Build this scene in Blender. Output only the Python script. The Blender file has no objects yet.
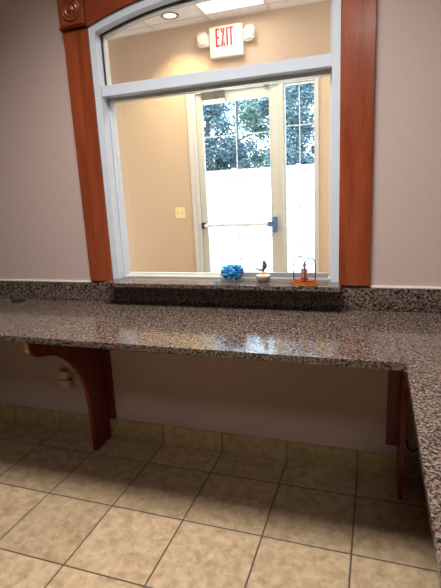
import bpy, bmesh, math, random
from mathutils import Vector, Matrix
random.seed(7)
C = bpy.data.collections.new('scene'); bpy.context.scene.collection.children.link(C)
SC = bpy.context.scene
PI = math.pi

# ---------------------------------------------------------------- camera
yaw, pit, rol, F = 0.3368, 0.2191, -0.0498, 451.83
fw = Vector((-math.sin(yaw)*math.cos(pit), math.cos(yaw)*math.cos(pit), -math.sin(pit)))
rt = Vector((math.cos(yaw), math.sin(yaw), 0)); up = rt.cross(fw)
R2 = math.cos(rol)*rt + math.sin(rol)*up; U2 = -math.sin(rol)*rt + math.cos(rol)*up
cd = bpy.data.cameras.new('camera'); cam = bpy.data.objects.new('camera', cd); C.objects.link(cam)
m = Matrix((R2, U2, -fw)).transposed().to_4x4(); m.translation = Vector((1.227, -1.9227, 1.2623))
cam.matrix_world = m
cd.sensor_fit = 'VERTICAL'; cd.sensor_height = 24; cd.lens = F/588*24; cd.clip_start = .02; cd.clip_end = 300
SC.camera = cam

# ---------------------------------------------------------------- world, lights, exposure
SC.view_settings.view_transform = 'Standard'; SC.view_settings.look = 'None'
SC.view_settings.gamma = 1; SC.view_settings.use_curve_mapping = False
SC.view_settings.exposure = 0.0
w = bpy.data.worlds.new('sky'); SC.world = w; w.use_nodes = True
nt = w.node_tree; bg = nt.nodes['Background']
bg.inputs[0].default_value = (.88, .93, 1.0, 1); bg.inputs[1].default_value = 7.0

def lamp(name, kind, loc, energy, col=(1,1,1), **k):
    l = bpy.data.lights.new(name, kind); o = bpy.data.objects.new(name, l); C.objects.link(o)
    o.location = loc; l.energy = energy; l.color = col
    for a, b in k.items(): setattr(l, a, b)
    return o
sun = lamp('sun', 'SUN', (0,0,20), 9.0, (1,.96,.9), angle=.02)
sun.rotation_euler = (math.radians(38), 0, math.radians(-25))
# ceiling troffers of the room, behind and above the viewer
TROFF = [(0.62, -1.02), (1.55, -3.0)]
for i, (x, y) in enumerate(TROFF):
    lamp('troffer_light', 'AREA', (x, y, 2.735), (45, 20)[i], (1,.95,.90), spread=math.radians((125, 170)[i]), shape='RECTANGLE', size=1.1, size_y=.5)
lamp('lobby_troffer_light', 'AREA', (-.085, 2.035, 2.915), 20, (1,.92,.84), shape='RECTANGLE', size=.52, size_y=1.1)
lamp('lobby_fill_light', 'POINT', (1.0, .75, 2.42), 42, (1,.92,.84), shadow_soft_size=.09)  # added lamp, out of view, lifts the lobby ceiling and window soffit
cs = lamp('downlight_bulb', 'SPOT', (-.69, 2.49, 2.925), 75, (1,.78,.42), spot_size=math.radians(112), spot_blend=.6, shadow_soft_size=.05)

# ---------------------------------------------------------------- materials
def s2l(c): return tuple(((v/255)/12.92 if v/255 <= .04045 else ((v/255+.055)/1.055)**2.4) for v in c)
MATS = {}
def mat(name, col, rough=.5, metal=0, spec=.5, emit=None, coat=0, vary=0.0, vscale=20, bump=0, bscale=60, stretch=(1,1,1)):
    if name in MATS: return MATS[name]
    m = bpy.data.materials.new(name); m.use_nodes = True; MATS[name] = m
    n = m.node_tree.nodes; L = m.node_tree.links; b = n['Principled BSDF']
    c = s2l(col)
    b.inputs['Roughness'].default_value = rough; b.inputs['Metallic'].default_value = metal
    b.inputs['Specular IOR Level'].default_value = spec; b.inputs['Coat Weight'].default_value = coat
    b.inputs['Coat Roughness'].default_value = .08
    tc = n.new('ShaderNodeTexCoord'); mp = n.new('ShaderNodeMapping'); mp.inputs['Scale'].default_value = stretch
    L.new(tc.outputs['Object'], mp.inputs['Vector'])
    no = n.new('ShaderNodeTexNoise'); no.inputs['Scale'].default_value = vscale; no.inputs['Detail'].default_value = 4
    L.new(mp.outputs[0], no.inputs['Vector'])
    r = n.new('ShaderNodeValToRGB'); v = vary or .04
    r.color_ramp.elements[0].position = .3; r.color_ramp.elements[1].position = .7
    r.color_ramp.elements[0].color = tuple(x*(1-v) for x in c)+(1,); r.color_ramp.elements[1].color = tuple(min(1,x*(1+v)) for x in c)+(1,)
    L.new(no.outputs['Fac'], r.inputs[0]); L.new(r.outputs[0], b.inputs['Base Color'])
    if emit:
        b.inputs['Emission Color'].default_value = s2l(emit[0])+(1,); b.inputs['Emission Strength'].default_value = emit[1]
    if bump:
        n2 = n.new('ShaderNodeTexNoise'); n2.inputs['Scale'].default_value = bscale; n2.inputs['Detail'].default_value = 3
        L.new(mp.outputs[0], n2.inputs['Vector'])
        bp = n.new('ShaderNodeBump'); bp.inputs['Strength'].default_value = bump; bp.inputs['Distance'].default_value = .002
        L.new(n2.outputs['Fac'], bp.inputs['Height']); L.new(bp.outputs[0], b.inputs['Normal'])
    return m

def glass(name, tint=(1,1,1), ior=1.45, rough=0.0):
    m = bpy.data.materials.new(name); m.use_nodes = True; n = m.node_tree.nodes; L = m.node_tree.links
    n.remove(n['Principled BSDF']); out = n['Material Output']
    t = n.new('ShaderNodeBsdfTransparent'); t.inputs[0].default_value = tint+(1,)
    g = n.new('ShaderNodeBsdfGlossy'); g.inputs['Roughness'].default_value = rough
    lw = n.new('ShaderNodeLayerWeight'); lw.inputs[0].default_value = .5
    p5 = n.new('ShaderNodeMath'); p5.operation = 'POWER'; p5.inputs[1].default_value = 5; L.new(lw.outputs['Facing'], p5.inputs[0])
    f0 = ((ior-1)/(ior+1))**2
    fr = n.new('ShaderNodeMath'); fr.operation = 'MULTIPLY_ADD'; fr.inputs[1].default_value = 1-f0; fr.inputs[2].default_value = f0; L.new(p5.outputs[0], fr.inputs[0])
    cp = n.new('ShaderNodeMath'); cp.operation = 'MINIMUM'; cp.inputs[1].default_value = .45; L.new(fr.outputs[0], cp.inputs[0]); fr = cp
    mx = n.new('ShaderNodeMixShader'); L.new(fr.outputs[0], mx.inputs[0]); L.new(t.outputs[0], mx.inputs[1]); L.new(g.outputs[0], mx.inputs[2])
    L.new(mx.outputs[0], out.inputs[0]); MATS[name] = m
    return m

def granite():
    m = bpy.data.materials.new('granite'); m.use_nodes = True; n = m.node_tree.nodes; L = m.node_tree.links; b = n['Principled BSDF']
    tc = n.new('ShaderNodeTexCoord')
    dn = n.new('ShaderNodeTexNoise'); dn.inputs['Scale'].default_value = 60; L.new(tc.outputs['Object'], dn.inputs['Vector'])
    mxv = n.new('ShaderNodeMixRGB'); mxv.inputs[0].default_value = .012; L.new(tc.outputs['Object'], mxv.inputs[1]); L.new(dn.outputs['Color'], mxv.inputs[2])
    v = n.new('ShaderNodeTexVoronoi'); v.inputs['Scale'].default_value = 210; L.new(mxv.outputs[0], v.inputs['Vector'])
    sp = n.new('ShaderNodeSeparateColor'); L.new(v.outputs['Color'], sp.inputs[0])
    r = n.new('ShaderNodeValToRGB'); r.color_ramp.interpolation = 'CONSTANT'
    e = r.color_ramp.elements
    stops = [(0,(22,20,20)),(.30,(48,41,38)),(.44,(90,77,69)),(.62,(122,105,95)),(.80,(72,56,49)),(.90,(158,142,130))]
    e[0].position = 0; e[0].color = s2l(stops[0][1])+(1,); e[1].position = stops[1][0]; e[1].color = s2l(stops[1][1])+(1,)
    for p, c in stops[2:]:
        x = e.new(p); x.color = s2l(c)+(1,)
    no = n.new('ShaderNodeTexNoise'); no.inputs['Scale'].default_value = 125; no.inputs['Detail'].default_value = 3; L.new(tc.outputs['Object'], no.inputs['Vector'])
    ma = n.new('ShaderNodeMath'); ma.operation = 'MULTIPLY_ADD'; ma.inputs[1].default_value = .55
    L.new(sp.outputs[0], ma.inputs[0])
    mb = n.new('ShaderNodeMath'); mb.operation = 'MULTIPLY_ADD'; mb.inputs[1].default_value = 1.5; mb.inputs[2].default_value = -.52
    L.new(no.outputs['Fac'], mb.inputs[0]); L.new(mb.outputs[0], ma.inputs[2]); L.new(ma.outputs[0], r.inputs[0])
    L.new(r.outputs[0], b.inputs['Base Color'])
    b.inputs['Roughness'].default_value = .12; b.inputs['IOR'].default_value = 1.52
    MATS['granite'] = m
    return m

def tile_mat(name, base, dark, light, groutc, grid=True, T=.3228, x0=1.1726, y0=-.1883, gw=.0055):
    m = bpy.data.materials.new(name); m.use_nodes = True; n = m.node_tree.nodes; L = m.node_tree.links; b = n['Principled BSDF']
    tc = n.new('ShaderNodeTexCoord'); sx = n.new('ShaderNodeSeparateXYZ'); L.new(tc.outputs['Object'], sx.inputs[0])
    def M(op, a, bb=None, c=None):
        k = n.new('ShaderNodeMath'); k.operation = op
        for i, v in enumerate((a, bb, c)):
            if v is None: continue
            if isinstance(v, (int, float)): k.inputs[i].default_value = v
            else: L.new(v, k.inputs[i])
        return k.outputs[0]
    ux = M('DIVIDE', M('SUBTRACT', sx.outputs[0], x0), T); uy = M('DIVIDE', M('SUBTRACT', sx.outputs[1], y0), T)
    def edge(u):
        f = M('FRACT', u); return M('MINIMUM', f, M('SUBTRACT', 1.0, f))
    ex = edge(ux)
    d = M('MINIMUM', ex, edge(uy)) if grid else ex
    g = n.new('ShaderNodeMapRange'); g.interpolation_type = 'SMOOTHSTEP'
    g.inputs['From Min'].default_value = gw/2/T*.7; g.inputs['From Max'].default_value = gw/2/T*1.5
    L.new(d, g.inputs['Value'])
    cb = n.new('ShaderNodeCombineXYZ'); L.new(M('FLOOR', ux), cb.inputs[0]); L.new(M('FLOOR', uy) if grid else M('FLOOR', ux), cb.inputs[1])
    wn = n.new('ShaderNodeTexWhiteNoise'); L.new(cb.outputs[0], wn.inputs['Vector'])
    off = n.new('ShaderNodeVectorMath'); off.operation = 'MULTIPLY_ADD'; L.new(wn.outputs['Color'], off.inputs[0]); off.inputs[1].default_value = (9,9,9); L.new(tc.outputs['Object'], off.inputs[2])
    n1 = n.new('ShaderNodeTexNoise'); n1.inputs['Scale'].default_value = 26; n1.inputs['Detail'].default_value = 8; n1.inputs['Roughness'].default_value = .65; n1.inputs['Distortion'].default_value = .3
    L.new(off.outputs[0], n1.inputs['Vector'])
    r = n.new('ShaderNodeValToRGB'); e = r.color_ramp.elements
    e[0].position = .30; e[0].color = s2l(dark)+(1,); e[1].position = .5; e[1].color = s2l(base)+(1,); x = e.new(.72); x.color = s2l(light)+(1,)
    L.new(n1.outputs['Fac'], r.inputs[0])
    # pale veins and small pits
    n2 = n.new('ShaderNodeTexNoise'); n2.inputs['Scale'].default_value = 14; n2.inputs['Detail'].default_value = 6; n2.inputs['Distortion'].default_value = 1.2
    L.new(off.outputs[0], n2.inputs['Vector'])
    vv = M('ABSOLUTE', M('SUBTRACT', n2.outputs['Fac'], .5)); vr = n.new('ShaderNodeMapRange'); vr.inputs['From Min'].default_value = 0; vr.inputs['From Max'].default_value = .02; vr.inputs['To Min'].default_value = .32; vr.inputs['To Max'].default_value = 0
    L.new(vv, vr.inputs['Value'])
    n3 = n.new('ShaderNodeTexNoise'); n3.inputs['Scale'].default_value = 4; L.new(off.outputs[0], n3.inputs['Vector'])
    gate = n.new('ShaderNodeMapRange'); gate.inputs['From Min'].default_value = .48; gate.inputs['From Max'].default_value = .6; L.new(n3.outputs['Fac'], gate.inputs['Value'])
    m1 = n.new('ShaderNodeMixRGB'); L.new(M('MULTIPLY', vr.outputs[0], gate.outputs[0]), m1.inputs[0]); L.new(r.outputs[0], m1.inputs[1]); m1.inputs[2].default_value = s2l(tuple(min(255, c+22) for c in light))+(1,)
    hs = n.new('ShaderNodeHueSaturation'); L.new(m1.outputs[0], hs.inputs['Color']); L.new(M('MULTIPLY_ADD', wn.outputs['Value'], .16, .92), hs.inputs['Value'])
    mg = n.new('ShaderNodeMixRGB'); L.new(g.outputs[0], mg.inputs[0]); mg.inputs[1].default_value = s2l(groutc)+(1,); L.new(hs.outputs[0], mg.inputs[2])
    L.new(mg.outputs[0], b.inputs['Base Color'])
    b.inputs['Roughness'].default_value = .42
    hgt = M('ADD', M('MULTIPLY', g.outputs[0], 1.0), M('MULTIPLY', n1.outputs['Fac'], .35))
    bp = n.new('ShaderNodeBump'); bp.inputs['Strength'].default_value = .6; bp.inputs['Distance'].default_value = .002
    L.new(hgt, bp.inputs['Height']); L.new(bp.outputs[0], b.inputs['Normal'])
    MATS[name] = m
    return m

def wood(name, c0, c1, grain='z', rough=.28, coat=.4):
    m = bpy.data.materials.new(name); m.use_nodes = True; n = m.node_tree.nodes; L = m.node_tree.links; b = n['Principled BSDF']
    tc = n.new('ShaderNodeTexCoord'); mp = n.new('ShaderNodeMapping')
    mp.inputs['Scale'].default_value = {'z': (1,1,.09), 'x': (.09,1,1), 'y': (1,.09,1)}[grain]
    L.new(tc.outputs['Object'], mp.inputs[0])
    a = n.new('ShaderNodeTexNoise'); a.inputs['Scale'].default_value = 22; a.inputs['Detail'].default_value = 5; a.inputs['Distortion'].default_value = .5
    f = n.new('ShaderNodeTexNoise'); f.inputs['Scale'].default_value = 190; f.inputs['Detail'].default_value = 2
    L.new(mp.outputs[0], a.inputs['Vector']); L.new(mp.outputs[0], f.inputs['Vector'])
    k = n.new('ShaderNodeMath'); k.operation = 'MULTIPLY_ADD'; k.inputs[1].default_value = .3; L.new(f.outputs['Fac'], k.inputs[0])
    k2 = n.new('ShaderNodeMath'); k2.operation = 'MULTIPLY'; k2.inputs[1].default_value = .7; L.new(a.outputs['Fac'], k2.inputs[0]); L.new(k2.outputs[0], k.inputs[2])
    r = n.new('ShaderNodeValToRGB'); r.color_ramp.elements[0].position = .36; r.color_ramp.elements[1].position = .64
    r.color_ramp.elements[0].color = s2l(c0)+(1,); r.color_ramp.elements[1].color = s2l(c1)+(1,)
    L.new(k.outputs[0], r.inputs[0]); L.new(r.outputs[0], b.inputs['Base Color'])
    b.inputs['Roughness'].default_value = rough; b.inputs['Coat Weight'].default_value = coat; b.inputs['Coat Roughness'].default_value = .15
    MATS[name] = m
    return m

GR = granite()
FT = tile_mat('floor_tile', (176,152,122), (146,122,92), (196,174,144), (80,70,60))
BT = tile_mat('baseboard_tile', (176,152,112), (148,122,84), (192,170,132), (112,98,78), grid=False, gw=.005)
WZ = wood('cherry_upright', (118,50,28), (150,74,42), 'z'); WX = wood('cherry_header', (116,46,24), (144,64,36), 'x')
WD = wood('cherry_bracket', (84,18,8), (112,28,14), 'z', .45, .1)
WALLM = mat('wallpaper', (185,164,157), .75, vary=.035, vscale=160, stretch=(1,1,.15), bump=.25, bscale=420)
DARKW = mat('bounce_cut_wall', (84,70,60), .6, vary=.1)  # dark tone given to unseen walls to cut bounce under the counter
LOBW = mat('lobby_wall_paint', (203,180,153), .8, vary=.03, vscale=60, bump=.2, bscale=300)
CEILM = mat('ceiling_tile', (240,238,232), .9, vary=.06, vscale=180, bump=.6, bscale=160)
FRM = mat('frame_paint', (198,206,218), .35, vary=.02)
TRM = mat('white_trim_paint', (208,209,204), .4, vary=.02)
DOORM = mat('door_paint', (203,203,192), .4, vary=.02)
BLK = mat('black_rubber', (18,20,26), .5)
G1 = glass('clear_glass', (.97,.99,.98)); G2 = glass('tinted_glass', (.82,.82,.83)); G3 = glass('door_glass', (.80,.90,.97), 1.3)
G4 = glass('bowl_glass', (.88,.93,.95), 1.45); G5 = glass('acrylic', (.96,.95,.96), 1.3)
METAL = mat('brushed_metal', (132,128,122), .35, metal=.8)

# ---------------------------------------------------------------- helpers
def obj(name, bm, m, parent=None, smooth=False, off=None):
    me = bpy.data.meshes.new(name)
    bmesh.ops.recalc_face_normals(bm, faces=bm.faces)
    if off is None and parent is not None: off = wpos(parent)
    if off is not None: bmesh.ops.translate(bm, verts=bm.verts, vec=-Vector(off))
    if smooth:
        for f in bm.faces: f.smooth = True
    bm.to_mesh(me); bm.free(); me.materials.append(m)
    o = bpy.data.objects.new(name, me); C.objects.link(o)
    if parent is not None: o.parent = parent
    return o
def wpos(o):
    p = Vector(o.location)
    while o.parent: o = o.parent; p = p + Vector(o.location)
    return p
def thing(name, label, cat, loc=(0,0,0), group=None):
    o = bpy.data.objects.new(name, None); C.objects.link(o); o.empty_display_size = .05
    o.location = loc; o['label'] = label; o['category'] = cat
    if group: o['group'] = group
    return o
def tag(o, label, cat, group=None, kind=None):
    o['label'] = label; o['category'] = cat
    if group: o['group'] = group
    if kind: o['kind'] = kind
    return o
def struct(name, bm, m, parent=None):
    o = obj(name, bm, m, parent)
    if parent is None: o['kind'] = 'structure'
    return o
def bx(bm, x0, x1, y0, y1, z0, z1, bev=0):
    r = bmesh.ops.create_cube(bm, size=1); vs = r['verts']
    for v in vs: v.co = Vector(((x0+x1)/2 + v.co.x*(x1-x0), (y0+y1)/2 + v.co.y*(y1-y0), (z0+z1)/2 + v.co.z*(z1-z0)))
    if bev:
        es = list({e for v in vs for e in v.link_edges})
        bmesh.ops.bevel(bm, geom=es, offset=bev, segments=2, affect='EDGES')
    return bm
def B(*a, **k): return bx(bmesh.new(), *a, **k)
def prism(bm, pts, y0, y1, axis='y', bev=0):
    # pts: (a,b) outline, extruded along axis
    def P(a, b, t): return {'y': (a,t,b), 'x': (t,a,b), 'z': (a,b,t)}[axis]
    A = [bm.verts.new(P(a,b,y0)) for a,b in pts]; D = [bm.verts.new(P(a,b,y1)) for a,b in pts]
    f = [bm.faces.new(A), bm.faces.new(D[::-1])]
    k = len(pts)
    for i in range(k): f.append(bm.faces.new((A[i], D[i], D[(i+1)%k], A[(i+1)%k])))
    if bev:
        es = [e for e in f[0].edges]+[e for e in f[1].edges]
        bmesh.ops.bevel(bm, geom=es, offset=bev, segments=2, affect='EDGES')
    return bm
def ring(bm, outer, inner, y0, y1):
    k = len(outer); V = []
    for pts, y in ((outer,y0),(inner,y0),(inner,y1),(outer,y1)): V.append([bm.verts.new((a,y,b)) for a,b in pts])
    for i in range(k):
        j = (i+1)%k
        for a in range(4):
            b2 = (a+1)%4
            bm.faces.new((V[a][i], V[b2][i], V[b2][j], V[a][j]))
    return bm
def tube(bm, pts, r, seg=8, closed=False):
    pts = [Vector(p) for p in pts]; n = len(pts); rings = []
    rr = r if isinstance(r, (list,tuple)) else [r]*n
    ref = None
    for i, p in enumerate(pts):
        t = (pts[min(i+1,n-1)]-pts[max(i-1,0)]).normalized()
        if ref is None: ref = t.orthogonal().normalized()
        ref = (ref - t*ref.dot(t)).normalized(); b = t.cross(ref)
        rings.append([bm.verts.new(p + (ref*math.cos(2*PI*k/seg)+b*math.sin(2*PI*k/seg))*rr[i]) for k in range(seg)])
    for i in range(n-1):
        for k in range(seg): bm.faces.new((rings[i][k], rings[i][(k+1)%seg], rings[i+1][(k+1)%seg], rings[i+1][k]))
    bm.faces.new(rings[0][::-1]); bm.faces.new(rings[-1])
    return bm
def lathe(bm, prof, cx, cy, seg=24, close=True, axis='z', base=0):
    rings = []
    for r, h in prof:
        if r < 1e-6: r = 1e-5
        rr = []
        for k in range(seg):
            a = 2*PI*k/seg
            if axis == 'z': rr.append(bm.verts.new((cx+r*math.cos(a), cy+r*math.sin(a), base+h)))
            else: rr.append(bm.verts.new((cx+r*math.cos(a), base-h, cy+r*math.sin(a))))   # axis y, towards -y
        rings.append(rr)
    for i in range(len(rings)-1):
        for k in range(seg): bm.faces.new((rings[i][k], rings[i][(k+1)%seg], rings[i+1][(k+1)%seg], rings[i+1][k]))
    if close: bm.faces.new(rings[0][::-1]); bm.faces.new(rings[-1])
    return bm
def arcz(x): return 2.0905-1.0 + 1.0 - (x-.542)**2/3.44
XL, XR = 0.0, 1.084
ZS = .875          # top of the stone sill

# ---------------------------------------------------------------- structure
struct('floor', B(-2.0, 2.1, -6.5, 2.92, -.05, 0), FT)
def wall_with_hole():
    bm = bmesh.new()
    bx(bm, -2.0, XL, 0, .12, 0, 3.0); bx(bm, XR, 2.1, 0, .12, 0, 3.0); bx(bm, XL, XR, 0, .12, 0, .80)
    N = 32; pts = [(XL+(XR-XL)*i/N, arcz(XL+(XR-XL)*i/N)) for i in range(N+1)]
    prism(bm, pts+[(XR,3.0),(XL,3.0)], 0, .12)
    return bm
struct('wall_back', wall_with_hole(), WALLM)
struct('wall_left', B(-1.1, -1.0, -6.5, 0, 0, 3.0), DARKW)  # unseen wall, set close in to block bounce from the left
struct('wall_right', B(2.1, 2.2, -6.5, 0, 0, 3.0), DARKW)
struct('wall_front', B(-2.1, 2.2, -6.6, -6.5, 0, 3.0), DARKW)
struct('ceiling', B(-2.1, 2.2, -6.6, 0, 2.76, 2.82), CEILM)
bb = bmesh.new(); bx(bb, -1.0, 2.1, -.011, 0, 0, .103, bev=.002)
struct('baseboard_back', bb, BT)
struct('trim_1', B(-1.0, -.132, -.006, 0, .8545, .861), mat('caulk', (232,226,220), .6))
struct('trim_2', B(1.209, 2.1, -.006, 0, .8545, .861), MATS['caulk'])

# lobby shell: door wall has an opening for door and sidelight
LY = 2.8
bm = bmesh.new()
bx(bm, -2.6, -.66, LY, LY+.15, 0, 2.94); bx(bm, .665, 2.6, LY, LY+.15, 0, 2.94); bx(bm, -.66, .665, LY, LY+.15, 2.315, 2.94)
struct('wall_lobby_back', bm, LOBW)
struct('wall_lobby_left', B(-2.7, -2.6, .12, LY, 0, 2.94), LOBW)
struct('wall_lobby_right', B(2.6, 2.7, .12, LY, 0, 2.94), LOBW)
struct('wall_lobby_front', B(-2.6, -2.1, .0, .12, 0, 2.94), LOBW)
# lobby ceiling: tiles in a T-bar grid, with the troffer bay left open
bm = bmesh.new(); gx = [-2.6]+[-.390+.61*k for k in (-3,-2,-1,0,1,2,3,4)]+[2.6]; gy = [.12]+[2.645-.61*k for k in (4,3,2,1,0)]+[LY]
for i in range(len(gx)-1):
    for j in range(len(gy)-1):
        if gx[i] > -.40 and gx[i] < -.38 and 1.4 < gy[j] < 2.5: continue
        bx(bm, gx[i]+.004, gx[i+1]-.004, gy[j]+.004, gy[j+1]-.004, 2.945, 2.96)
co = struct('ceiling_lobby', bm, CEILM)
bm = bmesh.new()
for x in gx: bx(bm, x-.011, x+.011, .12, LY, 2.938, 2.946)
for y in gy: bx(bm, -2.6, 2.6, y-.011, y+.011, 2.938, 2.9455)
struct('ceiling_grid', bm, mat('grid_metal', (222,216,204), .5), co)
struct('ceiling_slab', B(-2.7, 2.7, .0, LY+.15, 3.05, 3.12), CEILM, co)
bm = bmesh.new(); bx(bm, -.08, -.06, 0,.01, 3,3.01); bm.free()

# ---------------------------------------------------------------- window of the transaction counter
win = bpy.data.objects.new('window_1', None); C.objects.link(win); win['kind'] = 'structure'
def outline(ins, zb, rnd=True, N=28, zt=None):
    a, b = XL+ins, XR-ins
    pts = [(a, zb)]
    for i in range(N+1):
        x = a+(b-a)*i/N; pts.append((x, (arcz(x)-ins) if zt is None else zt))
    pts.append((b, zb)); return pts
def uframe(i0, i1, y0, y1, zb):
    bm = bmesh.new(); o_, n_ = outline(i0, zb), outline(i1, zb); V = []
    for pts, y in ((o_,y0),(n_,y0),(n_,y1),(o_,y1)): V.append([bm.verts.new((a,y,b)) for a,b in pts])
    k = len(o_)
    for i in range(k-1):
        for a in range(4): bm.faces.new((V[a][i], V[(a+1)%4][i], V[(a+1)%4][i+1], V[a][i+1]))
    for i in (0, k-1): bm.faces.new([V[a][i] for a in range(4)])
    return bm
ZT0, ZT1 = 1.715, 1.762
o = obj('window_frame', uframe(0.0005, .032, -.012, .088, ZS), FRM, win)
bm = B(.032, 1.052, -.002, .10, ZT0, ZT1, bev=.002); obj('transom_bar', bm, FRM, win)
obj('gasket', ring(bmesh.new(), outline(.0325, ZT1+.001), outline(.037, ZT1+.005), .032, .040), BLK, win)
obj('glazing_bead', ring(bmesh.new(), outline(.0325, ZT1+.001), outline(.0425, ZT1+.010), .041, .075), TRM, win)
obj('arched_glass', prism(bmesh.new(), outline(.040, ZT1+.008), .066, .070), G2, win)
# lower sash frame (inside the main frame)
bm = bmesh.new(); bx(bm, .033, .043, .045, .088, ZS, ZT0-.001); bx(bm, 1.042, 1.0515, .045, .088, ZS, ZT0-.001)
obj('jamb_liner', bm, FRM, win)
obj('top_track', B(.0435, 1.0415, .045, .088, ZT0-.015, ZT0-.0005, bev=.001), TRM, win)
obj('bottom_track', B(.0435, 1.0415, .040, .088, ZS, ZS+.008, bev=.001), TRM, win)
for (x0, x1, y, lab, mm) in ((.046, .56, .074, 'left', TRM), (.545, 1.036, .048, 'right', mat('grey_rail', (150,148,150), .4))):
    s = obj('sliding_pane', B(x0, x1, y, y+.005, ZS+.012, ZT0-.016), G1, win)
    r = B(x0, x1, y-.008, y+.013, ZS+.0085, ZS+(.018 if lab == 'left' else .028), bev=.001); obj('pane_rail', r, mm, s)

# casing (cherry wood) round the window
cs_ = thing('window_casing', 'cherry wood casing round the arched window, bullseye block at its upper left corner', 'window casing', (.542, 0, .86))
def casing(x0, x1):
    bm = B(x0, x1, -.022, 0, .862, 2.004, bev=.003)
    return bm
obj('side_casing', casing(-.128, -.0005), WZ, cs_)
obj('side_casing', casing(1.0845, 1.208), WZ, cs_)
N = 32; pts = [(XL+(XR-XL)*i/N, arcz(XL+(XR-XL)*i/N)+.0005) for i in range(N+1)]
obj('arched_header', prism(bmesh.new(), pts+[(XR, 2.16), (XL, 2.16)], -.022, 0, bev=.002), WX, cs_)
obj('crown_strip', B(-.145, 1.229, -.04, 0, 2.161, 2.185, bev=.004), WX, cs_)
for cx in (-.0645, 1.1475):
    blk = obj('corner_block', B(cx-.068, cx+.0635, -.034, 0, 2.0135, 2.160, bev=.004), WZ, cs_)
    rz = lathe(bmesh.new(), [(.047,0),(.047,.003),(.043,.007),(.038,.003),(.034,.002),(.031,.006),(.027,.007),(.023,.002),(.018,.001),(.014,.006),(.007,.009),(0,.0095)], cx, 2.078, 32, axis='y', base=-.034)
    obj('rosette', rz, WZ, blk, smooth=True)
    obj('plinth_strip', B(cx-.070, cx+.0655, -.037, 0, 2.0045, 2.013, bev=.002), WD, blk)

# ---------------------------------------------------------------- stone
def counter():
    # L shaped top, with rounded inner corner and a drilled cable hole at the left
    r = .006; X = 1.3185; Y = -.601
    pts = [(-.999, -.001), (-.999, Y), (X-r, Y)]
    for k in range(1, 5): a = PI/2*k/5; pts.append((X-r+r*math.sin(a), Y-r+r*math.cos(a)))
    pts += [(X, Y-r), (X, -3.0), (2.1, -3.0), (2.1, -.001)]
    return prism(bmesh.new(), pts, .7355, .76, axis='z', bev=.0025)
o = obj('countertop', counter(), GR); o.location = (0,0,0)
tag(o, 'L shaped speckled granite countertop with polished front edge below the window', 'countertop')
o = obj('backsplash', B(-.999, 2.1, -.02, -.0005, .7605, .854, bev=.002), GR)
tag(o, 'low upright granite backsplash strip standing along the wall behind the countertop', 'backsplash')
o = obj('stone_sill', B(-.0, 1.098, -.118, .14, .8545, .8748, bev=.003), GR)
tag(o, 'granite window sill slab overhanging the backsplash, holding bowl and figurines', 'sill')
# fill of the wall between opening bottom and sill
struct('trim_3', B(XL, XR, .0, .12, .80, .854), WALLM)

g = thing('cable_grommet', 'small round black cable grommet set in the countertop at its left end', 'grommet', (-.545, -.082, .76))
obj('grommet_ring', lathe(bmesh.new(), [(.028,0.0005),(.036,.0005),(.036,.003),(.033,.005),(.028,.004)], -.545, -.082, 28, close=False, base=.76), BLK, g, smooth=True)
obj('grommet_cap', lathe(bmesh.new(), [(.0275,.0005),(.0275,.003),(0,.0035)], -.545, -.082, 28, base=.76), BLK, g)

# ---------------------------------------------------------------- brackets carrying the counter
def bracket(x0, x1, cx0, cx1, czb, label, raw=False):
    t = thing('counter_bracket', label, 'counter support', ((x0+x1)/2, -.02, 0), None)
    # outline in (y,z): foot at the floor, concave sweep to the tip under the counter
    pts = [(-.024, 0), (-.165, 0), (-.165, .20)]
    cv = [(-.168,.26),(-.178,.33),(-.193,.39),(-.207,.424),(-.226,.458),(-.25,.495),(-.29,.542),(-.335,.576),(-.38,.600),(-.425,.615),(-.46,.622),(-.478,.626),(-.492,.636),(-.505,.650),(-.512,.664)]
    pts += cv + [(-.520,.690),(-.520,.7345),(-.024,.7345)]
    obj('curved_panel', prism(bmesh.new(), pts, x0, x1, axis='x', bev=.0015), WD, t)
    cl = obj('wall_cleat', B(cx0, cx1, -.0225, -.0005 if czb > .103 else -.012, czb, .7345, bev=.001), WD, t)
    for z in (czb+.03,):
        obj('screw', lathe(bmesh.new(), [(.004,0),(.004,.001),(.002,.0018)], cx1-.012, z, 12, axis='y', base=-.0225), METAL, cl)
    if raw:
        c = obj('chipped_corner', prism(bmesh.new(), [(-.5205,.660),(-.5205,.7345),(-.5275,.7345),(-.5285,.70),(-.526,.672)], x0+.001, x1-.001, axis='x'), mat('raw_wood', (196,160,104), .7, vary=.1), t)
        c['label'] = 'pale bare wood at the chipped front tip'
    return t
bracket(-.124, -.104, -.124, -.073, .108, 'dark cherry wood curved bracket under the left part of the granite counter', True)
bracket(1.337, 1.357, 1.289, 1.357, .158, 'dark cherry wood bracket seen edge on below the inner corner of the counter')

# ---------------------------------------------------------------- wall socket, plug, cables below the counter
bg_ = mat('beige_plastic', (196,184,150), .45); 
s = thing('wall_outlet', 'pale wall outlet low under the counter beside the curved bracket', 'outlet', (-.325, 0, .40))
pl = obj('cover_plate', B(-.364, -.300, -.006, -.0003, .352, .452, bev=.002), mat('plate_plastic', (206,198,176), .45), s)
for z in (.380, .425):
    obj('socket', B(-.350, -.316, -.0085, -.006, z-.015, z+.015, bev=.002), bg_, s)
a = thing('power_adapter', 'upper of the two beige plug-in power adapters under the counter', 'power adapter', (-.36, 0, .335), 'power adapters under the counter')
obj('adapter_body', B(-.386, -.330, -.042, -.009, .322, .366, bev=.003), bg_, a)
obj('cord', tube(bmesh.new(), [(-.332,-.030,.345),(-.315,-.032,.340),(-.300,-.030,.355),(-.294,-.02,.375),(-.302,-.010,.40)], .0022), mat('pale_cord', (210,202,180), .5), a, smooth=True)
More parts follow.
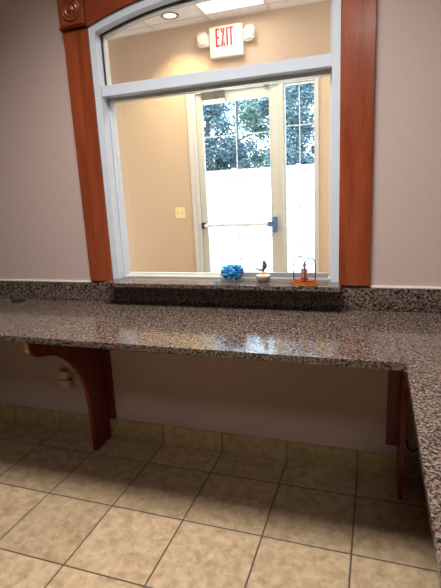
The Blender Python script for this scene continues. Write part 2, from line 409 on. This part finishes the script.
a = thing('power_adapter', 'lower of the two beige plug-in power adapters, near the tiled baseboard', 'power adapter', (-.355, 0, .29), 'power adapters under the counter')
obj('adapter_body', B(-.382, -.326, -.042, -.009, .270, .315, bev=.003), bg_, a)
obj('mounting_tab', B(-.375, -.335, -.009, -.0005, .275, .31), bg_, a)
tag(obj('black_cable', tube(bmesh.new(), [(1.372,-.012,.735),(1.372,-.012,.55),(1.368,-.012,.40),(1.368,-.014,.28),(1.368,-.014,.20),(1.380,-.014,.152),(1.395,-.014,.138),(1.412,-.014,.145),(1.424,-.014,.165)], .004), BLK, None, True),
    'black cable hanging down the wall in a hook beside the right bracket', 'cable')

# ---------------------------------------------------------------- things on the sill
# candy bowl
BX, BY, BZ = .632, -.050, ZS
bw = thing('glass_bowl', 'round clear glass bowl on the sill filled with bright blue beads', 'bowl', (BX, BY, BZ))
prof = [(.028,0),(.032,.002),(.028,.005),(.022,.008),(.028,.012),(.042,.022),(.051,.036),(.054,.050),(.052,.068),(.047,.084),(.044,.094),(.048,.106)]
inner = [(r-.0018, h+.001) for r, h in reversed(prof[4:])]
obj('bowl_body', lathe(bmesh.new(), [(0,.009)]+prof[3:], BX, BY, 40, close=False, base=BZ), G4, bw, smooth=True)
rim = bmesh.new(); tube(rim, [(BX+.0475*math.cos(a), BY+.0475*math.sin(a), BZ+.106) for a in [2*PI*k/40 for k in range(41)]], .0016, 6)
obj('rim', rim, mat('rim_glass', (176,196,202), .2), bw, True)
for i in range(14):
    a = 2*PI*i/14+.2
    d = bmesh.new(); bmesh.ops.create_icosphere(d, subdivisions=1, radius=.0030, matrix=Matrix.Translation((BX+.0485*math.cos(a), BY+.0485*math.sin(a), BZ+.104)))
    obj('rim_dot', d, mat('pink_enamel', (226,150,176), .4) if i % 4 else mat('yellow_enamel', (206,180,60), .4), bw)
# beads, one of each kind, then copies
bl = [mat('blue_bead', (14,132,214), .12, coat=.5), mat('pale_blue_bead', (96,200,240), .12, coat=.5), mat('deep_blue_bead', (4,84,170), .12, coat=.5)]
protos = []
for k in range(3):
    d = bmesh.new(); bmesh.ops.create_icosphere(d, subdivisions=2, radius=.0066)
    for v in d.verts: v.co *= 1+random.uniform(-.12,.12)
    protos.append(d)
pm = []
for k, d in enumerate(protos):
    me = bpy.data.meshes.new('blue_bead'); d.to_mesh(me); d.free(); me.materials.append(bl[k]); pm.append(me)
    for p in me.polygons: p.use_smooth = True
def inside(h):
    for (r0,h0),(r1,h1) in zip(prof[4:], prof[5:]):
        if h0 <= h <= h1: return r0+(r1-r0)*(h-h0)/(h1-h0)
    return 0
cnt = 0
for lv in range(6):
    h = .0215+lv*.0098
    R = inside(h)-.0095-(.008 if lv == 5 else 0)
    rr = R
    while rr > -.001 and rr > (0 if lv >= 3 else R-.014):
        nn = max(1, int(2*PI*rr/.0136))
        for k in range(nn):
            a = 2*PI*k/nn + lv*.7 + rr*90
            b = bpy.data.objects.new('blue_bead', pm[random.randrange(3)]); C.objects.link(b)
            b.location = (BX+rr*math.cos(a), BY+rr*math.sin(a), BZ+h+random.uniform(-.001,.001)+(.004*(1-rr/R) if lv >= 4 and R else 0))
            b.rotation_euler = (random.random()*6, random.random()*6, 0)
            tag(b, 'small glossy blue bead in the clear glass bowl', 'bead', 'blue beads in the glass bowl'); cnt += 1
        rr -= .0136
print('beads', cnt)

# small dish with brown figurine
FX, FY = .764, -.020
dsh = thing('glass_dish', 'small clear glass dish with pale filling under the brown figurine', 'dish', (FX, FY, ZS))
dp = [(.024,0),(.027,.002),(.030,.012),(.035,.026),(.036,.030)]
obj('dish_body', lathe(bmesh.new(), dp+[(r-.002,h) for r,h in reversed(dp)]+[(0,.003)], FX, FY, 32, close=False, base=ZS), G4, dsh, True)
obj('pale_filling', lathe(bmesh.new(), [(.022,.004),(.027,.012),(.032,.025),(.031,.029),(.018,.032),(0,.033)], FX, FY, 28, base=ZS), mat('pale_sand', (222,202,180), .8, vary=.35, vscale=160, bump=.8, bscale=200), dsh, True)
bird = thing('brown_figurine', 'small dark brown bird-like figurine with upswept tail standing in the glass dish', 'figurine', (FX, FY, ZS+.032))
brn = mat('brown_glaze', (92,66,62), .35, vary=.3, vscale=90); tan = mat('cork_base', (196,158,128), .7, vary=.15)
obj('base', lathe(bmesh.new(), [(.011,0),(.011,.005),(.008,.010),(.005,.016),(.004,.020)], FX, FY, 20, base=ZS+.031), tan, bird, True)
z0 = ZS+.048
obj('body', tube(bmesh.new(), [(FX,FY,z0-.002),(FX+.002,FY,z0+.006),(FX+.005,FY,z0+.014),(FX+.007,FY,z0+.024),(FX+.006,FY,z0+.034),(FX+.004,FY-.001,z0+.041),(FX-.001,FY-.002,z0+.046)], [.004,.0055,.0095,.0115,.0085,.0065,.003], 14), brn, bird, True)
obj('tail', tube(bmesh.new(), [(FX+.002,FY,z0+.006),(FX-.008,FY,z0+.003),(FX-.020,FY,z0+.004),(FX-.030,FY,z0+.010),(FX-.037,FY,z0+.014)], [.0045,.0055,.0045,.003,.001], 10), brn, bird, True)
obj('wing', tube(bmesh.new(), [(FX+.010,FY-.009,z0+.030),(FX+.008,FY-.011,z0+.020),(FX+.002,FY-.011,z0+.010),(FX-.004,FY-.010,z0+.006)], [.002,.005,.004,.001], 8), brn, bird, True)

# arched display case with small statue
DX, DY = .948, -.055
ang = math.radians(45)
u = Vector((math.cos(ang), math.sin(ang), 0)); v_ = Vector((-math.sin(ang), math.cos(ang), 0))  # u: arch width, v: length
def L2W(a, b, z): p = Vector((DX, DY, ZS+z))+u*a+v_*b; return p
def obox(a, b, z0, z1, bev=.001):
    bm = B(-a, a, -b, b, z0, z1, bev=bev)
    for q in bm.verts: q.co = L2W(q.co.x, q.co.y, q.co.z)
    return bm
dc = thing('display_case', 'small arched clear display case on a stepped red and gold base at the sill edge', 'display case', (DX, DY, ZS))
gold = mat('gold_paint', (214,140,52), .35, vary=.1, metal=.3); mar = mat('maroon_lacquer', (132,28,44), .3, vary=.1)
obj('gold_base', obox(.036, .050, 0.0003, .0065), gold, dc)
obj('red_step', obox(.032, .046, .0066, .0095), mar, dc)
st = obj('gold_step', obox(.031, .044, .0096, .0135), gold, dc)
obj('red_top', obox(.028, .041, .0136, .018), mar, dc)
W_, HS = .0265, .086
ap = [(-W_, .018)]+[(-W_*math.cos(PI*k/16), HS+W_*math.sin(PI*k/16)) for k in range(17)]+[(W_, .018)]
bm = bmesh.new(); A = [bm.verts.new(L2W(a, -.038, z)) for a, z in ap]; D = [bm.verts.new(L2W(a, .038, z)) for a, z in ap]
for i in range(len(ap)-1): bm.faces.new((A[i], A[i+1], D[i+1], D[i]))
o = obj('arched_cover', bm, G5, dc, True)
for b in (-.038, .038):
    obj('arch_edge', tube(bmesh.new(), [L2W(a, b, z) for a, z in ap], .0025, 8), mat('acrylic_edge', (92,82,98), .25), o, True)
sx, sy, sz = DX, DY, ZS+.0182
sg = thing('statuette', 'tiny grey haired statuette in an orange robe standing inside the arched case', 'statuette', (sx, sy, sz))
obj('pedestal', lathe(bmesh.new(), [(.0145,0),(.0145,.004),(.0125,.006)], sx, sy, 16, base=sz), mat('red_cloth', (150,44,48), .6), sg)
obj('robe', lathe(bmesh.new(), [(.0125,.006),(.0135,.012),(.0120,.022),(.0095,.031),(.0110,.038),(.0115,.044),(.0070,.048),(.0045,.050),(.0040,.053)], sx, sy, 18, base=sz), mat('orange_robe', (214,130,96), .5, vary=.25, vscale=200), sg, True)
hd = bmesh.new(); bmesh.ops.create_icosphere(hd, subdivisions=2, radius=.0075, matrix=Matrix.Translation((sx, sy, sz+.058)))
h = obj('head', hd, mat('statue_skin', (206,160,136), .5), sg, True)
hd = bmesh.new(); bmesh.ops.create_icosphere(hd, subdivisions=2, radius=.0086, matrix=Matrix.Translation((sx, sy+.002, sz+.061)) @ Matrix.Diagonal((1,1,.8,1)))
obj('hair', hd, mat('grey_hair', (120,116,116), .6, vary=.2), h, True)
for s_ in (-1, 1):
    obj('arm', tube(bmesh.new(), [(sx+s_*.010, sy, sz+.045),(sx+s_*.0135, sy-.003, sz+.036),(sx+s_*.010, sy-.009, sz+.031),(sx+s_*.002, sy-.0120, sz+.034)], [.0026,.0026,.002,.0016], 8), MATS['orange_robe'], sg, True)
obj('raised_staff', tube(bmesh.new(), [(sx-.005, sy-.013, sz+.022),(sx-.0065, sy-.013, sz+.074)], .0007, 6), mat('acrylic_edge', (112,100,116)), sg)

# ---------------------------------------------------------------- lobby door and sidelight
dr = bpy.data.objects.new('door_1', None); C.objects.link(dr); dr['kind'] = 'structure'; dr.location = (0, LY, 0)
# frame: jambs, head, mullion
bm = bmesh.new(); bx(bm, -.66, -.603, LY-.01, LY+.14, 0, 2.315); bx(bm, -.603, .640, LY-.01, LY+.14, 2.283, 2.315)
bx(bm, .640, .6645, LY-.01, LY+.14, 0, 2.315)
obj('door_frame', bm, TRM, dr)
bm = bmesh.new(); bx(bm, -.695, -.645, LY-.022, LY-.011, 0, 2.345, bev=.003); bx(bm, -.695, .672, LY-.0225, LY-.0115, 2.315, 2.36, bev=.003); bx(bm, .650, .672, LY-.022, LY-.011, 0, 2.315, bev=.003)
obj('door_casing', bm, TRM, dr)
obj('mullion', B(.286, .326, LY-.008, LY+.13, 0, 2.283, bev=.002), DOORM, dr)
leafM = DOORM
bm = bmesh.new(); bx(bm, -.600, -.542, LY+.01, LY+.055, .01, 2.278); bx(bm, .192, .283, LY+.01, LY+.055, .01, 2.278)
bx(bm, -.542, .192, LY+.01, LY+.055, 2.185, 2.278); bx(bm, -.542, .192, LY+.01, LY+.055, .01, .22)
leaf = obj('door_leaf', bm, leafM, dr)
def beadring(x0, x1, z0, z1, y, t=.010):
    bm = bmesh.new(); bx(bm, x0, x0+t, y, y+.01, z0, z1); bx(bm, x1-t, x1, y, y+.01, z0, z1); bx(bm, x0+t, x1-t, y, y+.01, z0, z0+t); bx(bm, x0+t, x1-t, y, y+.01, z1-t, z1); return bm
obj('glass_stop', beadring(-.542, .192, .22, 2.185, LY+.004), TRM, leaf)
obj('door_glass', B(-.541, .191, LY+.030, LY+.034, .221, 2.184), G3, leaf)
mun = mat('muntin_white', (205,216,224), .4)
bm = bmesh.new(); bx(bm, -.1825, -.1715, LY+.024, LY+.029, .22, 2.185)
for z in (1.848, 1.50, 1.152, .804, .456): bx(bm, -.532, .182, LY+.0235, LY+.0285, z-.0055, z+.0055)
obj('grille', bm, mun, leaf)
side = obj('sidelight_frame', beadring(.3265, .6395, .22, 2.283, LY+.02, .014), TRM, dr)
bm = B(.3265, .6395, LY+.01, LY+.055, .01, .22); obj('sidelight_panel', bm, DOORM, dr)
obj('sidelight_glass', B(.327, .639, LY+.0305, LY+.034, .221, 2.282), G3, side)
bm = bmesh.new(); bx(bm, .4775, .4885, LY+.024, LY+.029, .234, 2.269)
for z in (1.885, 1.481, 1.08, .68): bx(bm, .34, .626, LY+.0235, LY+.0285, z-.0055, z+.0055)
obj('grille', bm, mun, side)
# panic bar
pb = obj('panic_bar', B(-.560, .200, LY-.055, LY-.020, .905, .940, bev=.006), mat('bar_aluminium', (232,236,242), .4), leaf)
obj('end_cap', B(-.585, -.560, LY-.060, LY+.009, .890, .955, bev=.004), BLK, pb)
obj('latch_case', B(.205, .245, LY-.060, LY+.009, .835, .995, bev=.005), mat('blue_tape', (84,120,168), .5), pb)
obj('latch_link', B(.150, .205, LY-.058, LY-.018, .895, .950, bev=.003), MATS['blue_tape'], pb)
# closer
cl = obj('door_closer', B(-.515, -.275, LY-.050, LY+.009, 2.205, 2.290, bev=.006), METAL, leaf)
obj('closer_cover', B(-.505, -.265, LY-.052, LY-.002, 2.165, 2.204, bev=.004), TRM, cl)
arm = bmesh.new(); tube(arm, [(-.36,LY-.055,2.296),(-.215,LY-.10,2.302)], .008, 8); tube(arm, [(-.215,LY-.10,2.302),(-.30,LY-.03,2.325)], .008, 8)
obj('closer_arm', arm, METAL, cl)
obj('strike_plate', B(.140, .190, LY-.03, LY-.0115, 2.268, 2.295, bev=.003), METAL, leaf)
# small lettering decal rows on the door glass
bm = bmesh.new(); random.seed(3)
def row(z, x0, x1, h, dens):
    x = x0
    while x < x1:
        wd = random.uniform(.010, .022)
        if random.random() < dens: bx(bm, x, x+wd, LY+.0235, LY+.0240, z, z+h*random.uniform(.5,1))
        x += wd+.008
row(1.395, -.44, -.12, .028, .55); row(1.365, -.42, -.14, .020, .6); row(1.215, -.46, -.2, .016, .4); row(1.11, -.44, .02, .012, .8)
bx(bm, -.45, -.20, LY+.0235, LY+.0240, 1.288, 1.298); bx(bm, -.16, -.06, LY+.0235, LY+.0240, 1.290, 1.299)
bx(bm, -.495, -.488, LY+.0235, LY+.0240, 1.17, 1.45); bx(bm, -.49, -.19, LY+.0235, LY+.0240, 1.462, 1.467)
for z in (1.42, 1.37, 1.33, 1.28): bx(bm, .03, .05, LY+.0235, LY+.0240, z, z+.008)
obj('glass_lettering', bm, mat('lettering_grey', (96,112,140), .5), leaf)
random.seed(11)

# light switch
sw = thing('light_switch', 'pale yellow double light switch plate on the tan lobby wall', 'light switch', (-.852, LY, 1.072))
obj('switch_plate', B(-.912, -.792, LY-.008, LY-.0003, 1.010, 1.134, bev=.002), mat('ivory_plastic', (238,222,160), .4), sw)
for x in (-.878, -.826): obj('toggle', B(x-.008, x+.008, LY-.014, LY-.008, 1.056, 1.088, bev=.002), mat('toggle_ivory', (216,200,140), .4), sw)

# exit sign
ex = thing('exit_sign', 'white exit sign with red letters and two emergency lamp heads above the door', 'exit sign', (-.21, LY, 2.72))
PW = mat('ivory_housing', (226,220,200), .45)
obj('housing', B(-.384, -.044, LY-.075, LY-.0005, 2.578, 2.856, bev=.006), PW, ex)
obj('back_bar', B(-.44, .01, LY-.045, LY-.001, 2.70, 2.81, bev=.004), PW, ex)
RED = mat('exit_red', (196,8,34), .5, vary=.01)
def strokes(name, polys):
    bm = bmesh.new()
    for p in polys: prism(bm, p, LY-.0775, LY-.0752)
    return obj(name, bm, RED, ex)
def R_(x0, x1, z0, z1): return [(x0,z0),(x1,z0),(x1,z1),(x0,z1)]
zb, zt = 2.672, 2.838; hh = zt-zb; t = .0175
x = -.318
strokes('letter_e', [R_(x,x+t,zb,zt), R_(x+t,x+.042,zt-t,zt), R_(x+t,x+.038,(zb+zt)/2-t/2,(zb+zt)/2+t/2), R_(x+t,x+.042,zb,zb+t)])
x = -.266
strokes('letter_x', [[(x,zb),(x+t,zb),(x+.048,zt),(x+.048-t,zt)], [(x,zt),(x+.0155,zt-.054),(x+.0225,zt-.0305),(x+t,zt)], [(x+.048-t,zb),(x+.048,zb),(x+.0335,zb+.052),(x+.0265,zb+.029)]])
x = -.208
strokes('letter_i', [R_(x,x+t,zb,zt)])
x = -.186
strokes('letter_t', [R_(x,x+.052,zt-t,zt), R_(x+.019,x+.019+t,zb,zt-t)])
for x0, x1, zc in ((-.520,-.405,2.760),(-.030,.075,2.757)):
    cx = (x0+x1)/2; s = (x1-x0)/2
    hdm = bmesh.new(); bx(hdm, x0, x1, LY-.085, LY-.046, zc-.068, zc+.068, bev=.018)
    hh_ = obj('lamp_head', hdm, PW, ex)
    obj('lens', lathe(bmesh.new(), [(.046,0),(.046,.004),(.036,.007),(.030,.003),(.012,.006),(0,.007)], cx, zc, 20, axis='y', base=LY-.085), mat('lens_plastic', (232,228,214), .2, coat=.5), hh_)

# downlight and lobby troffer
dl = thing('recessed_downlight', 'round recessed downlight glowing in the lobby ceiling left of the exit sign', 'ceiling light', (-.69, 2.49, 2.944))
obj('trim_ring', lathe(bmesh.new(), [(.062,-.001),(.088,-.001),(.088,-.008),(.080,-.012),(.062,-.006)], -.69, 2.49, 40, close=False, base=2.944), mat('ring_bronze', (150,138,120), .4), dl, True)
obj('lamp_face', lathe(bmesh.new(), [(.0615,-.004),(.0615,-.002),(0,-.002)], -.69, 2.49, 32, base=2.944), mat('warm_lamp', (255,240,214), .5, emit=((255,240,214), 3.0)), dl)
tr = thing('ceiling_troffer', 'bright rectangular fluorescent troffer in the lobby ceiling by the exit sign', 'ceiling light', (-.085, 2.035, 2.95))
bm = bmesh.new(); bx(bm, -.384, .214, 1.431, 2.639, 2.99, 2.998); bx(bm, -.384, -.37, 1.431, 2.639, 2.9465, 2.99); bx(bm, .20, .214, 1.431, 2.639, 2.9465, 2.99); bx(bm, -.37, .20, 1.431, 1.445, 2.9465, 2.99); bx(bm, -.37, .20, 2.625, 2.639, 2.9465, 2.99)
obj('housing', bm, TRM, tr)
obj('diffuser', B(-.369, .199, 1.446, 2.624, 2.948, 2.953), mat('diffuser', (255,250,240), .5, emit=((255,250,240), 2.2)), tr)
sc_ = thing('added_pendant', 'added round pendant lamp, out of view above the window, brightening the lobby ceiling', 'pendant light', (1.0, .75, 2.94))  # added pendant body round the lobby fill lamp, never in view
obj('ceiling_rose', lathe(bmesh.new(), [(.05,0),(.05,-.015),(.012,-.03)], 1.0, .75, 24, base=2.9375), METAL, sc_, True)
obj('cord', tube(bmesh.new(), [(1.0,.75,2.91),(1.0,.75,2.54)], .004), BLK, sc_)
obj('shade', lathe(bmesh.new(), [(.03,.13),(.05,.12),(.115,.04),(.13,0)], 1.0, .75, 28, close=False, base=2.42), G4, sc_, True)
# troffers of the room itself
for i, (x, y) in enumerate(TROFF):
    tr = thing('ceiling_troffer', ('rectangular ceiling light over the granite counter side of the room', 'rectangular ceiling light at the rear of the room')[i], 'ceiling light', (x, y, 2.76))
    bm = bmesh.new(); bx(bm, x-.60, x+.60, y-.30, y-.27, 2.742, 2.7595); bx(bm, x-.60, x+.60, y+.27, y+.30, 2.742, 2.7595); bx(bm, x-.60, x-.57, y-.27, y+.27, 2.742, 2.7595); bx(bm, x+.57, x+.60, y-.27, y+.27, 2.742, 2.7595)
    obj('frame', bm, TRM, tr)
    obj('diffuser', B(x-.569, x+.569, y-.269, y+.269, 2.75, 2.7595), MATS['diffuser'], tr)

# ---------------------------------------------------------------- outdoors beyond the door
struct('ground', B(-30, 20, LY+.15, 45, -.12, -.02), mat('pavement', (214,210,204), .9, vary=.05, vscale=3))
fx = thing('white_fence', 'tall white boundary fence in full sun beyond the door', 'fence', (-2.5, 12, -.02))
fm = mat('white_vinyl', (236,238,240), .5, vary=.02)
for k in range(9):
    x0 = -11+k*2.0
    obj('fence_panel', B(x0+.06, x0+1.94, 12.0, 12.04, .05, 1.92), fm, fx)
    p = B(x0-.06, x0+.06, 11.96, 12.08, -.02, 2.0); obj('fence_post', p, fm, fx)
    obj('fence_rail', B(x0+.06, x0+1.94, 11.98, 12.06, 1.90, 1.97), fm, fx)

bark = mat('bark', (92,80,72), .9, vary=.2)
leafs = [mat('leaf_dark', (78,98,104), .6, vary=.5, vscale=1.2), mat('leaf_mid', (98,122,110), .6, vary=.5, vscale=1.2)]
def tree(x, y, h, rad, label, k, n=12000):
    t = thing('leafy_tree', label, 'tree', (x, y, -.02), 'trees beyond the white fence')
    pts = [(x, y, -.02), (x+.05, y, h*.25), (x-.1, y+.05, h*.5), (x+.05, y, h*.8)]
    tr = bmesh.new(); tube(tr, pts, [.16,.13,.10,.04], 10)
    for a in range(7):
        an = a*2.4; z = h*(.22+.08*a); tube(tr, [(x,y,z),(x+math.cos(an)*rad*.45,y+math.sin(an)*rad*.4,z+.5),(x+math.cos(an)*rad*.8,y+math.sin(an)*rad*.7,z+.8)], [.06,.04,.015], 6)
    obj('trunk', tr, bark, t)
    cl_ = []
    for i in range(46):
        a = random.uniform(0, 2*PI); q = random.random()**.5*rad*.85; zz = random.uniform(.24, 1)*h
        f = math.sin(max(.0, min(1, (zz/h-.16)/.9))*PI)**.45
        cl_.append((x+q*f*math.cos(a), y+q*f*math.sin(a), zz, random.uniform(.35,.75)))
    vs, fs = [], []
    for i in range(n):
        cx, cy, cz, cr = random.choice(cl_)
        d = Vector((random.gauss(0,1), random.gauss(0,1), random.gauss(0,.8))).normalized()*cr*random.random()**.4
        p = Vector((cx, cy, cz))+d
        if p.z < 1.6: continue
        s = random.uniform(.05, .10); e1 = Vector((random.gauss(0,1), random.gauss(0,1), random.gauss(0,.7))).normalized(); e2 = e1.orthogonal().normalized()
        b0 = len(vs); p -= Vector((x, y, -.02))
        vs += [p-e1*s, p+e2*s*.5, p+e1*s, p-e2*s*.5]; fs.append((b0, b0+1, b0+2, b0+3))
    me = bpy.data.meshes.new('foliage'); me.from_pydata(vs, [], fs); me.materials.append(leafs[k])
    o = bpy.data.objects.new('foliage', me); C.objects.link(o); o.parent = t
tree(-4.9, 15.2, 6.6, 1.35, 'dark leafy tree seen at the left edge of the door glass', 0)
tree(-2.9, 18.6, 7.4, 1.7, 'lighter green tree seen in the right half of the door glass', 1)
tree(-1.35, 14.8, 6.6, 1.35, 'tree seen through the narrow sidelight beside the door', 0)
tree(2.6, 16.2, 6.0, 1.5, 'tree standing to the right beyond the sidelight', 1, 6000)
tree(-10.2, 17, 6.5, 2.0, 'tree standing far left beyond the door', 0, 6000)
tree(-5.9, 22.6, 8.6, 2.6, 'taller tree farther back behind the two nearer trees', 0, 10000)
